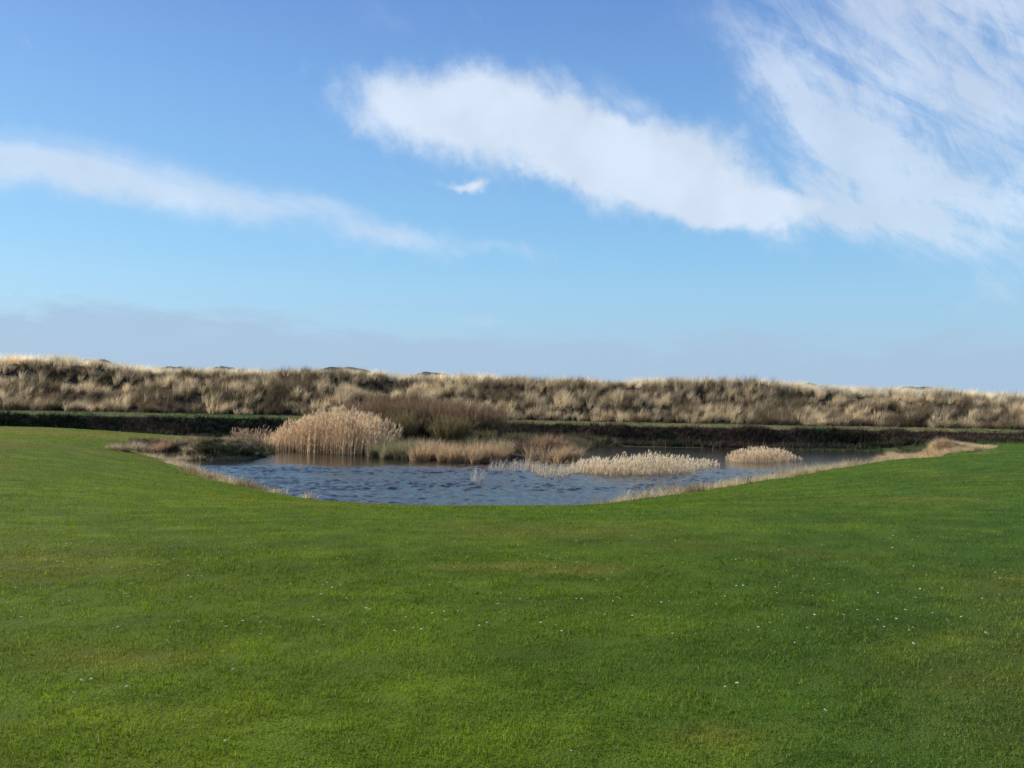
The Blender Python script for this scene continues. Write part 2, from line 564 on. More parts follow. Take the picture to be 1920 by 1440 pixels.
def col_bank(x, y):
    n = fbm(x, y, 2.2, 4, 12.0)
    yy = y; y = y + (fbm(x, 0 * y, 4.0, 3, 6.0) - .5) * .7
    c = mixc(np.broadcast_to(HEATH * .8, x.shape + (3,)), np.broadcast_to(OLIVE * .8, x.shape + (3,)), sst(n, .35, .65))
    c = mixc(c, np.broadcast_to(V3(.030, .022, .016), c.shape), sst(y, 61, 62.6) * (1 - sst(y, 64.6, 65.2)))  # near-black band: the shade of the steep face is painted into the soil
    gtop = sst(y, 64.6, 65.4); y = yy
    gr = mixc(np.broadcast_to(V3(.075, .115, .028), x.shape + (3,)), np.broadcast_to(V3(.17, .15, .06), x.shape + (3,)), sst(x, -20, 12) * .8 + (n - .5))
    c = mixc(c, gr, gtop)
    d = water_sd(x, y)
    return mixc(c, np.broadcast_to(MUD * .7, c.shape), sst(-d, -.15, .1))


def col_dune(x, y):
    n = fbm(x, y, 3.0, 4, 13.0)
    c = mixc(np.broadcast_to(V3(.04, .03, .02), x.shape + (3,)), np.broadcast_to(V3(.08, .06, .036), x.shape + (3,)), sst(n, .35, .7))  # dark litter; shadow in the gaps between tussocks is painted in as well
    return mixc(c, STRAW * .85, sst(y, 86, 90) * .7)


XS = axis(-62, 62, .3, 420)
YL = np.concatenate([axis(2, 2.3, .3, 90, 1.18)[:-1][axis(2, 2.3, .3, 90, 1.18)[:-1] < 2], np.arange(2, 54.01, .26)])
Y1 = YL[-1]
YB = np.concatenate([[Y1], np.arange(Y1 + .25, 72.01, .25)]); Y2 = YB[-1]
YD = np.concatenate([[Y2], np.arange(Y2 + .3, 125, .35), np.arange(127, 220, 4)])

tag(sheet('lawn', XS, YL, height, col_lawn_sheet, M_LAWN), 'mown green lawn running down to the pond', 'lawn', kind='structure')
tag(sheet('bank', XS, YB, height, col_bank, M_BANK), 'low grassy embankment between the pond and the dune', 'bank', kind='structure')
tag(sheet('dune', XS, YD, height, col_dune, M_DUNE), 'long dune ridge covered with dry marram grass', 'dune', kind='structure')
# the country beyond, one sheet out to the horizon
gx = np.array([-9000, -4000, -1500, -600, 0, 600, 1500, 4000, 9000.])
gy = np.array([-9000, -3000, -500, 0, 300, 1500, 4000, 9000.])
tag(sheet('ground', gx, gy, lambda x, y: 0 * x - 2.9, lambda x, y: np.broadcast_to(V3(.10, .10, .05), x.shape + (3,)) + 0, M_BANK),
    'open flat country reaching to the horizon', 'ground', kind='structure')
# water
M_WATER = mat_water()
def waves(x, y):
    """wind ripples, dying out in the sheltered water along the far reeds and banks"""
    lim = np.interp(x, [-20, -6, 0, 6, 12, 20, 30], [35.5, 38.5, 42, 41, 40, 41, 44]) + (fbm(x, y, 3.0, 2, 71.0) - .5) * 3
    a = .085 + .915 * (1 - sst(y, lim - 1.5, lim + 1.5))
    ca, sa = math.cos(R(12)), math.sin(R(12))
    u = x * ca + y * sa; v = -x * sa + y * ca
    h = .66 * (fbm(u * .7, v, .22, 3, 72.0) - .5) + .5 * (fbm(u * .8, v, .14, 2, 73.0) - .5)
    gust = .25 + 1.5 * fbm(u * .4, v, 2.2, 3, 74.0)
    return WZ + .13 * h * a * gust


wx = np.concatenate([np.arange(-76, -22, 1.0), np.arange(-22, 31, .11)]); wy = np.concatenate([np.arange(20, 46, .09), np.arange(46, 64.5, .4)])
wo = sheet('pond', wx, wy, waves, lambda x, y: np.zeros(x.shape + (3,)), M_WATER)
tag(wo, 'wind ruffled blue pond in front of the dune', 'pond', kind='structure')


# far dark hills seen just over the crest
def hill(px0, px1, pyt, dist, lab):
    x0 = math.tan(azel(px0, pyt)[0]) * dist; x1 = math.tan(azel(px1, pyt)[0]) * dist
    top = EYE + math.tan(azel((px0 + px1) / 2, pyt)[1]) * dist
    cx = (x0 + x1) / 2; hw = abs(x1 - x0) / 2
    xs = np.linspace(cx - hw * 1.6, cx + hw * 1.6, 60); ys = np.linspace(dist - hw * .8 - 20, dist + hw + 30, 24)
    yc = (ys[0] + ys[-1]) / 2; hy = (ys[-1] - ys[0]) / 2

    def hf(x, y):
        r = np.sqrt(((x - cx) / (hw * 1.6)) ** 2 + ((y - yc) / hy) ** 2)
        g = np.clip(1 - r, 0, 1); g = g * g * (3 - 2 * g)
        return -3.2 + (top + 4.2) * np.clip(g * 1.15, 0, 1) ** .22 + (fbm(x, y, hw * .55, 3, px0) - .5) * (top + 3) * .16 * np.minimum(1, g * 3)
    o = sheet('hill', xs, ys, hf, lambda x, y: np.broadcast_to(V3(.040, .050, .042), x.shape + (3,)) + 0, M_FAR)
    tag(o, lab, 'hill', kind='structure')


for a in [(125, 215, 674, 330, 'dark far hill behind the high left crest'), (295, 335, 687, 330, 'small dark far hill left of the thicket skyline'),
          (380, 450, 691, 340, 'low dark far hill over the crest'), (560, 720, 693, 380, 'long low dark hill on the skyline above the tall reeds'),
          (760, 860, 703, 380, 'low dark hill on the skyline above the brown thicket'), (1500, 1545, 722, 300, 'small dark hill at the dip in the right crest'),
          (1710, 1755, 725, 300, 'small dark hill on the right skyline')]:
    hill(*a)


# ------------------------------------------------------------------ blade maker
def blades(P, L, w, lean, az, tint, segs=2, curl=1.6, faz=None, twist=None):
    """tapering, arching ribbons. P (n,3), the rest (n,)"""
    n = len(P)
    if faz is None: faz = rng.random(n) * math.pi * 2
    wx_, wy_ = np.cos(faz), np.sin(faz)
    ts = np.linspace(0, 1, segs + 1)
    rows = []
    for k, t in enumerate(ts):
        hx = np.cos(az) * lean * L * t ** curl; hy = np.sin(az) * lean * L * t ** curl
        hz = L * t * np.sqrt(np.clip(1 - (lean * (.55 + .35 * t)) ** 2, .03, 1))
        c = P + np.stack([hx, hy, hz], -1)
        if k == segs:
            rows.append(c[:, None, :])
        else:
            ww = (w * (1 - .55 * t))[:, None] * .5
            o = np.stack([wx_, wy_, 0 * wx_], -1) * ww
            rows.append(np.stack([c - o, c + o], 1))
    v = np.concatenate(rows, 1)                    # n, 2*segs+1, 3
    nv = 2 * segs + 1
    base = (np.arange(n) * nv)[:, None]
    fl = []; lt = []
    for k in range(segs - 1):
        fl.append(base + np.array([2 * k, 2 * k + 1, 2 * k + 3, 2 * k + 2])); lt.append(4)
    fl.append(base + np.array([2 * segs - 2, 2 * segs - 1, 2 * segs])); lt.append(3)
    idx = np.concatenate(fl, 1).ravel()
    tot = np.tile(lt, n)
    return v.reshape(-1, 3), idx, tot, np.repeat(tint, nv, 0)


def join(parts):
    vs, ix, tt, cc = [], [], [], []; off = 0
    for v, i, t, c in parts:
        vs.append(v); ix.append(i + off); tt.append(t); cc.append(c); off += len(v)
    return np.concatenate(vs), np.concatenate(ix), np.concatenate(tt), np.concatenate(cc)


def add_blades(name, parts, mat, parent=None):
    v, i, t, c = join(parts if isinstance(parts, list) else [parts])
    return mesh_obj(name, v, i, t, [mat], c, parent)


def rnd(n, a, b): return a + (b - a) * rng.random(n)


def on_ground(x, y, dz=0.0): return np.stack([x, y, height(x, y) + dz], -1)


# ------------------------------------------------------------------ lawn turf
def make_turf():
    N0 = 860000
    u = rng.random(N0)
    d0, d1 = 2.6, 56.0
    e = .32
    d = (d0 ** e + u * (d1 ** e - d0 ** e)) ** (1 / e)       # density ~ d^-1.68 per area
    a = rnd(N0, -.78, .78)
    x = d * np.tan(a) * .98; y = d
    sd_, wid = bank_mask(x, y)
    y0_ = np.interp(x, [-15.0, -12.5, 21.8, 25], [51.5, 39.8, 39.8, 51.5])
    ok = (sd_ > wid * .8) & (y < y0_) & (spots(x, y, HUMPS) < .12)
    x, y, d = x[ok], y[ok], d[ok]
    n = len(x)
    clump = .55 * fbm(x, y, .085, 2, 21.0) + .45 * fbm(x, y, .26, 2, 24.0)
    kp = rng.random(n) < sst(clump + .15 * (fbm(x, y, .9, 2, 23.0) - .5), .30, .50) + .25
    x, y, d, clump = x[kp], y[kp], d[kp], clump[kp]; n = len(x)
    big = fbm(x, y, 1.1, 2, 22.0)
    P = on_ground(x, y, -.004)
    Lh = rnd(n, .012, .027) * (0.1 + 1.9 * clump) * (.85 + .3 * big) * (1 + np.maximum(0, (d - 8)) * .012)
    w = .0046 * (np.maximum(d, 4) / 5) ** .85 * rnd(n, .7, 1.3)
    c = lawn_col(x, y)
    r = rng.random(n)
    c = c * rnd(n, .7, 1.3)[:, None]
    c = np.where((r < .06)[:, None], V3(.34, .29, .11) * rnd(n, .6, 1.1)[:, None], c)
    c = np.where((r > .93)[:, None], c * V3(1.5, 1.35, 1.1), c)
    lean = rnd(n, .2, .95); az = rnd(n, 0, 6.283)
    near = d < 9
    parts = []
    for msk, sg in ((near, 2), (~near, 1)):
        parts.append(blades(P[msk], Lh[msk] * 1.25, w[msk], lean[msk], az[msk], c[msk], sg))
    tag(add_blades('grass', parts, M_BLADE), 'short mown green grass on the lawn', 'grass', kind='stuff')


make_turf()


# ------------------------------------------------------------------ marram grass on the dune
def tussock_blades(cx, cy, cz, r, h, nb, base, wd=.022, spread=.75, wind=.22, jitter=.25, segs=2):
    """cx.. arrays of tussock centres; returns blade arrays for all of them"""
    n = len(cx)
    rep = lambda q: np.repeat(q, nb, axis=0)
    az = rng.random(n * nb) * 6.283
    rr = np.sqrt(rng.random(n * nb)) * rep(r)
    P = np.stack([rep(cx) + np.cos(az) * rr * .55, rep(cy) + np.sin(az) * rr * .55, rep(cz) - .04], -1)
    L = rep(h) * rnd(n * nb, .55, 1.12)
    lean = np.clip(spread * (rr / rep(r)) * rnd(n * nb, .6, 1.25), .03, .93)
    vx = np.cos(az) * lean + wind; vy = np.sin(az) * lean - wind * .3
    az2 = np.arctan2(vy, vx); lean2 = np.clip(np.hypot(vx, vy), .03, .95)
    col = rep(base) * (1 + jitter * (rng.random(n * nb) - .5) * 2)[:, None]
    return blades(P, L, np.full(n * nb, wd) * rnd(n * nb, .7, 1.3), lean2, az2, col, segs, 1.9)


def make_marram():
    parts = []
    A = V3(.68, .54, .33); B = V3(.21, .150, .082); D = V3(.115, .10, .05); E = V3(.86, .75, .53)

    def pick(x, y, crest):
        n = len(x)
        k = np.clip(.5 * rng.random(n) + .5 * (fbm(x, y, 1.4, 2, 35.0) - .25) * 2, 0, 1); pch = fbm(x, y, 4.0, 3, 31.0)
        c = np.where((k < .49)[:, None], A, np.where((k < .82)[:, None], B, D))  # straw and brown tufts; the dark share also paints in shadow contrast
        c = np.where((crest & (k < .9))[:, None], E, c)  # paler tufts at and behind the crest: backlight put into the colour
        c = mixc(c, B * .7, sst(pch, .5, .7) * np.where(crest, .2, .75))
        p2 = fbm(x, y, 1.9, 3, 32.0)
        c = c * (.40 + 1.2 * p2)[:, None]
        return c * rnd(n, .85, 1.15)[:, None]
    # front face and crest
    n = 10500
    x = rnd(n, -66, 66); y = rnd(n, 71.6, 90)
    foot = 72.2 + (fbm(x, 0 * y, 12, 2, 4.0) - .5) * 2.4
    ok = (y > foot - .1) & ((np.abs(x) < 54) | (rng.random(n) < .4)); x, y = x[ok], y[ok]
    kp = (fbm(x, y, 1.1, 2, 34.0) > .34) | (y > 83.5); x, y = x[kp], y[kp]
    crest = y > rnd(len(x), 82.8, 84.5)
    h = rnd(len(x), .7, 1.35) * (.7 + .6 * fbm(x, y, 3.0, 2, 33.0))
    parts.append(tussock_blades(x, y, height(x, y), rnd(len(x), .16, .38), h, 38, pick(x, y, crest), .022, .55, .22))
    # a row of fuller tussocks along the foot
    x = rnd(420, -62, 62); y = 72.2 + (fbm(x, 0 * x, 12, 2, 4.0) - .5) * 2.4 + rnd(420, -.2, .9)
    parts.append(tussock_blades(x, y, height(x, y), rnd(len(x), .3, .5), rnd(len(x), .6, 1.0), 60, pick(x, y, x > 1e9), .024, .8, .2))
    # dunes behind the crest
    n = 5200
    x = rnd(n, -85, 85); y = 90 + 34 * rng.random(n) ** 1.2
    parts.append(tussock_blades(x, y, height(x, y), rnd(n, .35, .6), rnd(n, .5, .95), 20, pick(x, y, np.ones(n, bool)), .045, .8, .24))
    tag(add_blades('marram_grass', parts, M_STRAW), 'dry straw coloured marram grass covering the dune', 'marram grass', kind='stuff')


make_marram()


# ------------------------------------------------------------------ rough growth on the embankment
def make_bank_growth():
    parts = []
    # steep face towards the water
    n = 15000
    x = rnd(n, -62, 55); y = rnd(n, 61.6, 65.3)
    d = water_sd(x, y); ok = (d > -.3); x, y, d = x[ok], y[ok], d[ok]
    n = len(x); pch = fbm(x, y, 2.5, 3, 41.0)
    base = mixc(np.broadcast_to(DKGRN, (n, 3)), np.broadcast_to(HEATH, (n, 3)), sst(pch + .18 * sst(x, -14, 4) , .42, .62)) * rnd(n, .6, 1.2)[:, None]  # dark growth, with the shade of the face also put into its colour
    h = rnd(n, .25, .55) * (.3 + 1.6 * fbm(x, y, 1.8, 3, 42.0))
    h = np.where(y > 64.7, h * .5, h)
    x0_ = x
    parts.append(tussock_blades(x, y, height(x, y), rnd(n, .25, .4), h, 11, base, .04, .8, .08))
    # short grass on the top
    n = 9000
    x = rnd(n, -62, 58); y = rnd(n, 64.8, 72.5)
    pch = fbm(x, y, 2.5, 3, 43.0)
    base = mixc(np.broadcast_to(V3(.075, .12, .025), (n, 3)), np.broadcast_to(V3(.26, .21, .09), (n, 3)), sst(pch + .25 * sst(x, -25, 5), .45, .7)) * rnd(n, .7, 1.2)[:, None]
    parts.append(tussock_blades(x, y, height(x, y), np.full(n, .35), rnd(n, .06, .2), 8, base, .045, .8, .1))
    # rough olive and heath growth on the spit behind the tussocks
    n = 5200
    x = rnd(n, -14.5, 8); y = rnd(n, 44.5, 63)
    ok = water_sd(x, y) > -.1; x, y = x[ok], y[ok]; n = len(x)
    base = mixc(np.broadcast_to(V3(.13, .12, .05), (n, 3)), np.broadcast_to(V3(.13, .085, .05), (n, 3)), sst(fbm(x, y, 1.8, 3, 46.0), .4, .6)) * rnd(n, .6, 1.3)[:, None]
    parts.append(tussock_blades(x, y, height(x, y), rnd(n, .25, .4), rnd(n, .25, .7), 12, base, .028, .75, .1))
    # sparse pale stalks standing in front of the dark face
    n = 380
    x = rnd(n, -40, 27); y = rnd(n, 58.5, 63.5)
    ok = (fbm(x, y, 3, 2, 44.0) > .42); x, y = x[ok], y[ok]; n = len(x)
    P = np.stack([x, y, np.maximum(height(x, y), WZ) - .05], -1)
    parts.append(blades(P, rnd(n, .3, 1.0), rnd(n, .015, .03), rnd(n, .02, .4), rnd(n, 0, 6.28), V3(.33, .27, .17) * rnd(n, .5, 1.1)[:, None], 2))
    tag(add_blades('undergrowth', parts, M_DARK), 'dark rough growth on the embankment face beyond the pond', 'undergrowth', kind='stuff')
    # the hollow between lawn and embankment on the right, and the green shelf of plants at the far water's edge
    parts = []
    n = 2600
    x = rnd(n, 26, 60); y = rnd(n, 52.6, 62.5); d = water_sd(x, y); ok = d > 0; x, y = x[ok], y[ok]; n = len(x)
    base = mixc(np.broadcast_to(V3(.06, .10, .02), (n, 3)), np.broadcast_to(V3(.035, .045, .015), (n, 3)), sst(fbm(x, y, 1.5, 3, 45.0), .45, .6))
    parts.append(tussock_blades(x, y, height(x, y), np.full(n, .3), rnd(n, .12, .38), 14, base, .035, .8, .1))
    n = 450
    x = rnd(n, 18, 27); y = rnd(n, 60.6, 62.0)
    base = np.broadcast_to(V3(.075, .085, .035), (n, 3)) * rnd(n, .6, 1.3)[:, None]
    parts.append(tussock_blades(x, y, np.maximum(height(x, y), WZ), np.full(n, .25), rnd(n, .1, .3), 10, base, .03, .8, .1))
    tag(add_blades('undergrowth', parts, M_DARK), 'low green and brown growth at the far right water edge', 'undergrowth', kind='stuff')


make_bank_growth()


# ------------------------------------------------------------------ straw fringe along the shore
def make_fringe():
    n = 60000
    x = rnd(n, -24, 30); y = rnd(n, 25, 56)
    d = water_sd(x, y)
    # right shore, left shore
    wid = np.interp(y, [25, 28, 34, 44, 52], [.25, .9, 1.3, 1.5, 1.6])
    right = (x > 2.2) & (d > -.15) & (d < wid) & (y < 52) & (x > (y - 25) * .35)
    left = (x < -5.5) & (d > -.1) & (d < np.interp(y, [25, 28, 31, 40], [.2, .7, .9, .9])) & (y < 40.5)
    ok = (right | left) & (fbm(x, y, .8, 3, 51.0) > .33)
    x, y = x[ok], y[ok]; n = len(x)
    base = mixc(np.broadcast_to(STRAW_P, (n, 3)), np.broadcast_to(V3(.30, .22, .11), (n, 3)), sst(fbm(x, y, 1.2, 3, 52.0), .45, .7)) * rnd(n, .7, 1.2)[:, None]
    h = rnd(n, .18, .46) * (.3 + 1.4 * fbm(x, y, 1.0, 2, 53.0))
    h = h * np.where(x > 0, 1.15, .9)
    parts = [tussock_blades(x, y, height(x, y), np.full(n, .14), h, 12, base, .014, .9, .15)]
    # the broad tangled heap at the right end
    n = 9000
    x = SX_ + rng.normal(0, 2.7, n); y = SY_ + .9 + rng.normal(0, 1.5, n)
    d = water_sd(x, y)
    q = ((x - SX_ + .5) / 4.0) ** 2 + ((y - SY_ - .9) / 2.2) ** 2
    ok = (q < 1) & (d > -.1); x, y = x[ok], y[ok]; n = len(x)
    base = mixc(np.broadcast_to(V3(.70, .54, .32), (n, 3)), np.broadcast_to(V3(.42, .28, .15), (n, 3)), sst(fbm(x, y, .6, 3, 54.0), .5, .62)) * rnd(n, .65, 1.2)[:, None]
    parts.append(tussock_blades(x, y, height(x, y), np.full(n, .2), rnd(n, .22, .5) * (.3 + 1.4 * fbm(x, y, .8, 2, 55.0)) * np.interp(x, [SX_, SX_ + 3.4], [1, .35]), 9, base, .018, .95, .1, .3))
    # a pale tongue running on into the lawn
    x0, y0 = at(1862, 839, -.3); x1, y1 = at(1830, 844, -.4)
    n = 160; t = rng.random(n); x = x1 + (x0 - x1) * t + rng.normal(0, .35, n); y = y1 + (y0 - y1) * t + rng.normal(0, .4, n)
    parts.append(tussock_blades(x, y, height(x, y), np.full(n, .12), rnd(n, .05, .12), 9, np.broadcast_to(V3(.36, .34, .15), (n, 3)), .02, .9, .1))
    tag(add_blades('dry_grass', parts, M_STRAW), 'dry straw fringe lying along the pond shore', 'dry grass', kind='stuff')


make_fringe()


# ------------------------------------------------------------------ reed beds: each one thing, its feathery heads a part of it
def reeds(name, pts, hts, col, pcol, label, wd=.016, lean=.14, plume=.22, leafy=2, az0=.3):
    root = empty(name, (float(pts[:, 0].mean()), float(pts[:, 1].mean()), WZ))
    tag(root, label, 'reeds', 'reed beds in and beside the pond')
    o = np.array(root.location)
    n = len(pts)
    P = np.concatenate([pts, np.maximum(height(pts[:, 0], pts[:, 1]), WZ)[:, None] - .12], 1) - o
    az = az0 + rng.normal(0, .9, n); ln = np.abs(rng.normal(lean, lean * .6, n))
    c = col * rnd(n, .7, 1.25)[:, None]
    st = [blades(P, hts, np.full(n, wd) * rnd(n, .7, 1.3), ln, az, c, 3, 1.5)]
    for k in range(leafy):
        t = rnd(n, .25, .85)
        Q = P + np.stack([np.cos(az) * ln * hts * t ** 1.5, np.sin(az) * ln * hts * t ** 1.5, hts * t * .97], -1)
        st.append(blades(Q, hts * rnd(n, .12, .24), np.full(n, wd * 1.4), rnd(n, .5, .95), rnd(n, 0, 6.28), c * rnd(n, .8, 1.2)[:, None], 2))
    add_blades('stems', st, M_REED, root)
    # heads: small bundles of drooping ribbons at the stem tips
    tip = P + np.stack([np.cos(az) * ln * hts, np.sin(az) * ln * hts, hts * np.sqrt(np.clip(1 - (ln * .9) ** 2, .03, 1))], -1)
    hd = []
    for k in range(3 if plume > .1 else 0):
        q = tip.copy(); q[:, 2] -= plume * rnd(n, .4, .9)
        hd.append(blades(q, plume * rnd(n, .7, 1.3), np.full(n, wd * 2.3), rnd(n, .2, .8), az + rnd(n, -.8, .8), pcol * rnd(n, .75, 1.25)[:, None], 2))
    if hd: add_blades('plumes', hd, M_REED, root)
    return root


def scatter_px(n, x0, x1, base_fn, depth, z=WZ):
    """points in a bed whose front waterline is given in photo pixels"""
    px = rnd(n, x0, x1); out = []
    for p in px:
        out.append(at(p, base_fn(p), z))
    a = np.array(out)
    a[:, 1] += rng.random(n) * depth
    return a, px


# tall bed
p, px = scatter_px(4600, 478, 735, lambda q: np.interp(q, [470, 540, 620, 690, 760], [842, 846, 851, 855, 859]), 4.2)
env = np.interp(px, [478, 500, 530, 560, 590, 640, 680, 735], [.5, .95, 1.55, 1.95, 2.1, 2.0, 1.7, 1.1]) * (.60 + .80 * fbm(px, p[:, 1] * 12, 11.0, 3, 81.0))
keep = rng.random(len(px)) < np.interp(px, [478, 500, 540, 630, 690, 735], [.2, .5, 1, 1, .45, .12])
reeds('reed_bed', p[keep], (env * (1.04 - .72 * rng.random(len(px)) ** 2.2))[keep], V3(.76, .56, .34), V3(.66, .50, .31),
      'tall orange brown reed bed at the left end of the far bank', .018, .09, .22, 3)
# pale bed standing in the water
p, px = scatter_px(1700, 1068, 1356, lambda q: np.interp(q, [1080, 1150, 1230, 1290, 1350], [887, 892, 892, 889, 876]), 3.0)
env = np.interp(px, [1068, 1090, 1120, 1170, 1240, 1300, 1356], [.25, .5, .62, .72, .84, .62, .3])
keep = rng.random(len(px)) < np.interp(px, [1068, 1100, 1290, 1320, 1356], [.3, 1, 1, .6, .25])
p, px, env = p[keep], px[keep], env[keep]
env = env * (.7 + .6 * fbm(px, p[:, 1] * 12, 6.0, 3, 82.0))
reeds('reed_bed', p, env * (1.15 - .75 * rng.random(len(px)) ** 1.6), V3(.74, .58, .36), V3(.80, .68, .48),
      'wide pale straw reed bed standing in the middle of the pond', .015, .2, .12, 2)
# small bed to its right
p, px = scatter_px(950, 1378, 1508, lambda q: np.interp(q, [1378, 1440, 1508], [868, 868, 865]), 2.6)
env = np.interp(px, [1378, 1400, 1440, 1480, 1508], [.35, .7, .78, .62, .25])
keep = rng.random(len(px)) < np.interp(px, [1378, 1395, 1480, 1508], [.4, 1, 1, .3])
p, px, env = p[keep], px[keep], env[keep]
env = env * (.7 + .6 * fbm(px, p[:, 1] * 12, 6.0, 3, 83.0))
reeds('reed_bed', p, env * (1.12 - .7 * rng.random(len(px)) ** 1.6), V3(.74, .57, .35), V3(.78, .62, .42),
      'smaller pinkish straw reed clump right of the wide pale bed', .017, .10, .13, 2)
# loose thin stalks in open water
p, px = scatter_px(420, 985, 1085, lambda q: np.interp(q, [985, 1020, 1060, 1085], [880, 896, 897, 888]), 3.6)
reeds('reed_bed', p, rnd(len(px), .3, .75), V3(.66, .53, .35), V3(.74, .62, .44),
      'thin loose reed stalks just left of the wide pale bed', .013, .3, .1, 2)
p, px = scatter_px(210, 912, 985, lambda q: np.interp(q, [905, 985], [886, 884]), 3.8)
reeds('reed_bed', p, rnd(len(px), .3, .65), V3(.60, .52, .42), V3(.72, .65, .55),
      'scattered single reed stalks in open water left of the other stalks', .011, .32, .1, 2)
p, px = scatter_px(38, 882, 905, lambda q: 905, .8)
reeds('reed_bed', p, rnd(len(px), .2, .8), V3(.60, .52, .42), V3(.70, .62, .52),
      'tiny lone tuft of reed stalks farthest out in the open water', .010, .22, .1, 2)
# reeds at the foot of the dark bank, left of the tall bed
p, px = scatter_px(330, 425, 500, lambda q: np.interp(q, [425, 500], [832, 842]), 2.0, -1.4)
reeds('reed_bed', p, rnd(len(px), .4, 1.2), V3(.40, .28, .17), V3(.42, .30, .2),
      'thin low brown reeds between the dark hump and the tall reed bed', .016, .1, .14, 2)


# ------------------------------------------------------------------ bare shrubs (willow thicket) and low bushes
def shrub(px, py, dist_z, rad, hgt, col, label, cat='shrub', group=None, nstem=130, ntw=14, name='shrub', tw=.014, flare=.9, yoff=0.0, leaf=None):
    x, y = ground_at(px, py) if dist_z is None else at(px, py, dist_z)
    y += yoff
    z = float(height(np.array([x]), np.array([y]))[0])
    root = empty(name, (x, y, z))
    tag(root, label, cat, group)
    az = rnd(nstem, 0, 6.283); rr = np.sqrt(rng.random(nstem)) * .6 * rad
    P = np.stack([np.cos(az) * rr, np.sin(az) * rr, np.full(nstem, -.15)], -1)
    H = hgt * rnd(nstem, .6, 1.0) * (1 - .25 * (rr / rad) ** 2)
    ln = np.clip(flare * rnd(nstem, .1, .75) * (.4 + rr / rad), .03, .9); az2 = az + rnd(nstem, -.5, .5)
    cs = col * .8 * rnd(nstem, .7, 1.2)[:, None]
    add_blades('stems', blades(P, H, np.full(nstem, tw * 2.0), ln, az2, cs, 3, 1.3), M_TWIG, root)
    n = nstem * ntw
    i = np.repeat(np.arange(nstem), ntw); t = rnd(n, .25, 1.0)
    hz = t * np.sqrt(np.clip(1 - (ln[i] * (.55 + .35 * t)) ** 2, .03, 1))
    Q = P[i] + np.stack([np.cos(az2[i]) * ln[i] * H[i] * t ** 1.3, np.sin(az2[i]) * ln[i] * H[i] * t ** 1.3, H[i] * hz], -1)
    ct = col * rnd(n, .65, 1.35)[:, None]
    if leaf is not None:
        low = (Q[:, 2] < hgt * .5) & (rng.random(n) < .8)
        ct = np.where(low[:, None], leaf * rnd(n, .6, 1.3)[:, None], ct)
    add_blades('twigs', blades(Q, hgt * rnd(n, .12, .3) * (1.1 - .5 * t), np.full(n, tw), rnd(n, .1, .85), rnd(n, 0, 6.283), ct, 2), M_TWIG, root)
    return root


TW = V3(.30, .195, .11)
OL = V3(.25, .19, .085)
G = 'bare brown shrubs of the thicket'
shr = [(655, 838, 1.6, 3.1, 4.0, 'bare dark brown shrub rising right behind the tall reed bed'),
       (712, 838, 1.6, 3.35, 4.5, 'second bare brown shrub from the tall reed bed'),
       (762, 840, 1.6, 3.2, 4.2, 'third bare brown shrub from the tall reed bed'),
       (812, 842, 1.6, 3.1, 4.4, 'bare reddish brown shrub in the middle of the thicket'),
       (858, 844, 1.5, 3.1, 4.2, 'second bare reddish shrub from the right end of the thicket'),
       (898, 846, 1.7, 2.8, 4.6, 'bare purplish shrub at the right end of the thicket'),
       (738, 842, 1.2, 2.2, 2.6, 'lower olive brown shrub in front of the left half of the thicket'),
       (836, 846, 1.3, 2.1, 2.6, 'lower olive brown shrub in front of the right half of the thicket'),
       (900, 848, 1.1, 1.2, 2.8, 'lowest olive shrub at the right foot of the thicket')]
for k, (px_, py_, rad, hg, yo, lab) in enumerate(shr):
    col = TW if k < 6 else OL
    shrub(px_, py_, -1.2, rad, hg, col, lab, group=G, nstem=260, ntw=34, yoff=yo, leaf=OL, tw=.013)
shrub(1030, 858, -1.25, 1.15, 1.15, V3(.42, .27, .16), 'low russet bush at the water edge right of the tussocks', nstem=240, ntw=22, tw=.015, yoff=1.2, name='bush', cat='bush')
shrub(1062, 858, -1.25, .8, .95, V3(.34, .22, .12), 'smaller tan bush touching the russet bush on its right', nstem=140, ntw=20, tw=.015, yoff=1.4, name='bush', cat='bush')
shrub(978, 858, -1.25, .9, .8, V3(.20, .11, .08), 'low dark red brown bush left of the russet bush', nstem=160, ntw=20, tw=.015, yoff=1.0, name='bush', cat='bush')
shrub(405, 845, None, 1.6, .5, V3(.075, .085, .036), 'dark green low bush on the left hump of the shore', nstem=300, ntw=24, tw=.02, yoff=.1, name='bush', cat='bush', flare=1.1)
shrub(448, 850, None, 1.0, .42, V3(.05, .06, .025), 'smaller dark green bush nearer the water on the left hump', nstem=200, ntw=20, tw=.02, yoff=.1, name='bush', cat='bush', flare=1.1)


# ------------------------------------------------------------------ countable tussocks on the far bank and on the left hump
def tussock(px, py, z, rad, h, col, label, group, nb=150, yoff=0.0, wd=.018, spread=.72):
    x, y = ground_at(px, py) if z is None else at(px, py, z)
    y += yoff
    zz = max(float(height(np.array([x]), np.array([y]))[0]), WZ)
    a = np.array([0.0])
    v, i, t, c = tussock_blades(a, a, a, np.array([rad]), np.array([h]), nb, np.array([col]), wd, spread, .12, .3, 3)
    o = mesh_obj('grass_tussock', v, i, t, [M_STRAW], c)
    o.location = (x, y, zz)
    tag(o, label, 'grass tussock', group)
    return o


G1 = 'dry grass tussocks along the far bank'
def ordinal(k):
    return ORD[k] if k < 20 else ('twenty ' + ORD[k - 20] if k < 29 else 'thirtieth' if k == 29 else 'thirty ' + ORD[k - 30] if k < 39 else 'fortieth' if k == 39 else 'forty ' + ORD[k - 40])


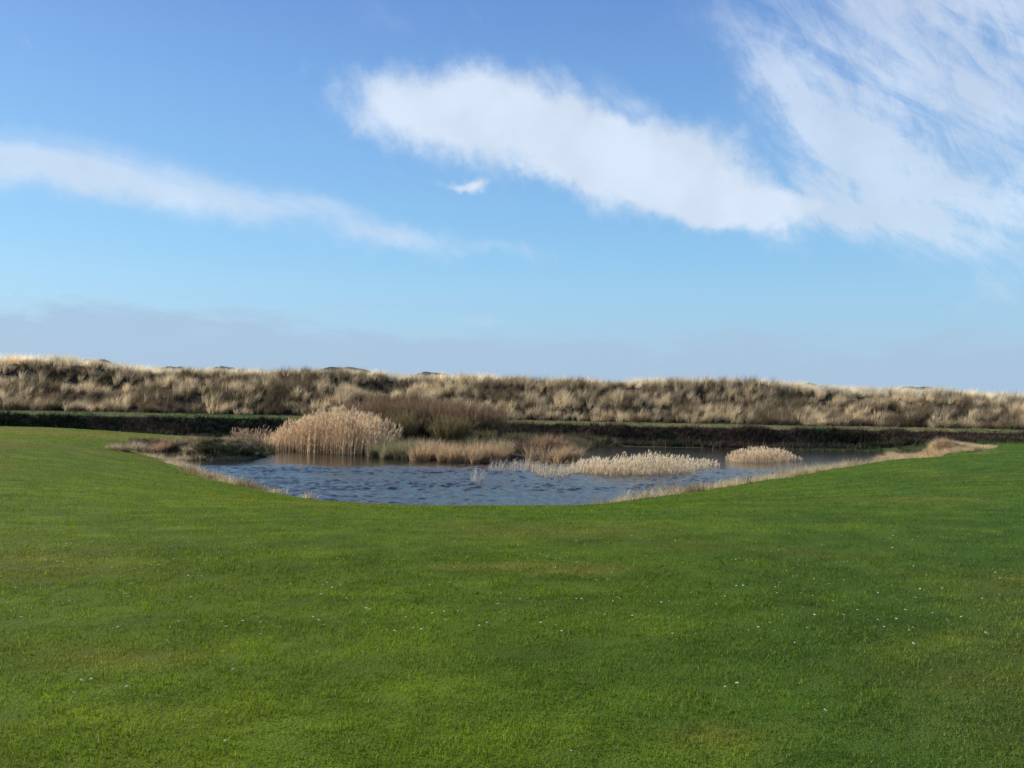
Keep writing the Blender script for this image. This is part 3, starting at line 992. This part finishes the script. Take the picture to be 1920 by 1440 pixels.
ORD = 'first second third fourth fifth sixth seventh eighth ninth tenth eleventh twelfth thirteenth fourteenth fifteenth sixteenth seventeenth eighteenth nineteenth twentieth'.split()
cnt = {True: 0, False: 0}
for q in np.sort(rnd(78, 688, 1085)):
    row = rng.random()
    by = np.interp(q, [690, 760, 840, 900, 1085], [855, 859, 864, 866, 863])
    if 955 < q and row > .35: continue
    pale = q > 770 and row < .75
    col = V3(.56, .40, .23) * rnd(1, .8, 1.15)[0] if pale else V3(.33, .29, .15) * rnd(1, .7, 1.2)[0]
    k = cnt[pale]; cnt[pale] += 1
    o_ = ordinal(k)
    lab = (o_ + ' pale straw tussock along the far shore counted from the tall reeds') if pale else (o_ + ' olive green tussock along the far bank counted from the tall reeds')
    tussock(q, by, -1.3, rnd(1, .3, .5)[0], rnd(1, .75, 1.25)[0] * (1.0 if row < .5 else .95), col, lab, G1, 150, row * 2.6 + .1)
G2 = 'grass tussocks on the left hump'
for (q, qy, hh, cc, lab) in [
        (205, 842, .28, (.46, .36, .2), 'leftmost pale tussock where the lawn meets the left hump'),
        (228, 846, .36, (.40, .29, .18), 'brown tussock second from the left end of the hump'),
        (252, 844, .45, (.44, .36, .24), 'grey straw tussock on the left half of the hump'),
        (272, 850, .42, (.36, .26, .17), 'brown tussock in front of the grey one on the hump'),
        (300, 852, .5, (.60, .38, .22), 'orange tan tussock in the middle of the left hump'),
        (290, 838, .4, (.20, .17, .08), 'dark olive tussock on top of the left hump'),
        (325, 845, .4, (.34, .29, .15), 'olive straw tussock left of the dark green bush'),
        (350, 852, .36, (.40, .33, .19), 'straw tussock at the water below the dark green bush'),
        (372, 856, .32, (.24, .21, .08), 'dark olive tussock low at the water left of the bush'),
        (400, 858, .3, (.30, .28, .11), 'green straw tussock overhanging the water'),
        (432, 859, .26, (.16, .17, .06), 'dark green tussock overhanging the water'),
        (470, 857, .22, (.15, .19, .07), 'low green tussock at the tip of the hump'),
        (495, 852, .18, (.11, .18, .06), 'smallest green tussock at the right tip of the hump'),
        (380, 838, .4, (.16, .16, .06), 'dark tussock behind the dark green bush'),
        (1672, 856, .32, (.60, .46, .28), 'pale straw tussock standing alone in the right corner of the pond'),
        (1692, 858, .24, (.48, .32, .2), 'brown tussock beside the lone pale one in the right corner')]:
    tussock(q, qy, None, .42, hh * 1.35, V3(*cc), lab, G2 if q < 600 else None, 260, .25, .016, .95)
# litter covering the hump between the tussocks
n = 4800
x = rnd(n, MX - 4.0, BX + 4.6); y = rnd(n, MY - 2.0, MY + 4.5)
wd_ = water_sd(x, y); ok = (wd_ > -.1) & ((spots(x, y, HUMPS) > .10) | ((wd_ < 1.5) & (x > MX + 1))); x, y = x[ok], y[ok]; n = len(x)
base = mixc(np.broadcast_to(V3(.42, .31, .18), (n, 3)), np.broadcast_to(V3(.045, .045, .02), (n, 3)), sst(fbm(x, y, .8, 3, 61.0), .44, .54)) * rnd(n, .7, 1.2)[:, None]
tag(add_blades('undergrowth', tussock_blades(x, y, height(x, y), np.full(n, .2), rnd(n, .08, .30) * (.4 + 1.2 * fbm(x, y, .7, 2, 63.0)), 12, base, .016, .9, .1), M_DARK),
    'tangled brown and green growth on the left hump', 'undergrowth', kind='stuff')

# ------------------------------------------------------------------ fence posts
M_POST = mat_flat('weathered_wood', (.36, .31, .25))


def post(px, py, z, h, tilt, label):
    x, y = at(px, py, z)
    zz = float(height(np.array([x]), np.array([y]))[0])
    vs = []; fs = []; ns = 8
    prof = [(-.4, .05), (h - .03, .046), (h, .036)]
    for zc, r in prof:
        for k in range(ns):
            a = k * 2 * math.pi / ns
            vs.append((math.cos(a) * r * (1 + .08 * math.sin(3 * a)), math.sin(a) * r, zc))
    for j in range(2):
        for k in range(ns):
            fs.append((j * ns + k, j * ns + (k + 1) % ns, (j + 1) * ns + (k + 1) % ns, (j + 1) * ns + k))
    fs.append(tuple(2 * ns + k for k in range(ns)))
    me = bpy.data.meshes.new('fence_post'); me.from_pydata(vs, [], fs); me.materials.append(M_POST); me.update()
    o = bpy.data.objects.new('fence_post', me); C.objects.link(o)
    o.location = (x, y, zz); o.rotation_euler = (0, tilt, 0)
    tag(o, label, 'fence post')


post(57, 798, -.4, .75, .03, 'thin grey wooden post at the left edge of the far lawn')
post(171, 803, -.6, .7, .16, 'leaning pale wooden post in front of the dark bank')

# ------------------------------------------------------------------ daisies
M_PETAL = mat_flat('petal', (.8, .8, .78)); M_DISC = mat_flat('flower_disc', (.7, .5, .05))


def daisy_mesh():
    vs = [(0, 0, .034)]; fs = []; mi = []
    for k in range(9):
        a = k * 2 * math.pi / 9; b = a + .3; c_ = a - .3
        s = len(vs)
        vs += [(math.cos(c_) * .006, math.sin(c_) * .006, .034), (math.cos(a) * .013, math.sin(a) * .013, .038), (math.cos(b) * .006, math.sin(b) * .006, .034)]
        fs.append((0, s, s + 1, s + 2)); mi.append(0)
    s = len(vs)
    for k in range(6):
        a = k * math.pi / 3; vs.append((math.cos(a) * .004, math.sin(a) * .004, .036))
    vs.append((0, 0, .039))
    for k in range(6): fs.append((s + k, s + (k + 1) % 6, s + 6)); mi.append(1)
    s = len(vs); vs += [(-.0008, 0, 0), (.0008, 0, 0), (0, 0, .034)]; fs.append((s, s + 1, s + 2)); mi.append(2)
    me = bpy.data.meshes.new('daisy'); me.from_pydata(vs, [], fs)
    for m in (M_PETAL, M_DISC, mat_flat('stalk', (.06, .12, .03))): me.materials.append(m)
    me.polygons.foreach_set('material_index', mi); me.update()
    return me


D1 = [(295, 28), (890, 55), (1135, 100), (240, 180), (625, 190), (655, 187), (785, 183), (725, 165), (170, 235), (213, 237), (240, 238), (320, 242),
      (390, 230), (405, 230), (425, 262), (505, 265), (740, 270), (763, 289), (892, 273), (600, 250), (1470, 256), (1630, 254), (1755, 220), (1705, 262),
      (1695, 318), (1618, 328), (1272, 322), (1220, 318), (1885, 357), (1870, 398), (1387, 424), (1512, 422), (1665, 432), (1675, 455), (1715, 430),
      (1870, 430), (1890, 438), (1820, 470), (1518, 455), (57, 337), (253, 390), (82, 455), (795, 352), (880, 650), (630, 543), (260, 740), (300, 690),
      (345, 690), (478, 720), (850, 927), (445, 490)]
D2 = [(20, 210), (18, 237), (105, 208), (158, 228), (240, 240), (170, 282), (28, 382), (232, 377), (257, 379), (380, 390), (395, 375), (345, 440),
      (127, 452), (113, 470), (188, 507), (105, 368), (560, 393), (600, 517), (682, 517), (755, 395), (695, 402), (845, 330), (865, 330), (987, 335),
      (835, 230), (855, 226), (880, 232), (903, 237), (1135, 305), (1215, 240), (1240, 240), (1262, 238), (1290, 422), (1373, 462), (1402, 487),
      (1060, 541), (960, 470), (1010, 445), (1105, 492), (1213, 385), (1435, 120), (1445, 103), (1498, 548), (800, 370), (210, 968), (1165, 810),
      (248, 158), (810, 720), (850, 703)]
dm = daisy_mesh()
pts = [(a / 2, 940 + b / 2) for a, b in D1] + [(960 + a / 2, 940 + b / 2) for a, b in D2]
random.seed(4)
pts += [(random.uniform(20, 1900), random.uniform(990, 1200)) for _ in range(150)]
d_xy = []
for (a, b) in pts:
    z = 0.0
    for _ in range(6):
        x, y = at(a, b, z); z = float(height(np.array([x]), np.array([y]))[0])
    if 3 < y < 19: d_xy.append((x, y, z))
for k, (x, y, z) in enumerate(d_xy):
    o = bpy.data.objects.new('daisy', dm); C.objects.link(o)
    o.location = (x, y, z); s = random.uniform(.5, .9)
    o.scale = (s, s, random.uniform(.9, 1.15))
    o.rotation_euler = (random.uniform(-.1, .6), random.uniform(-.3, .3), random.uniform(0, 6.28))
    tag(o, 'tiny white daisy open in the short lawn grass', 'daisy', 'daisies scattered over the lawn')
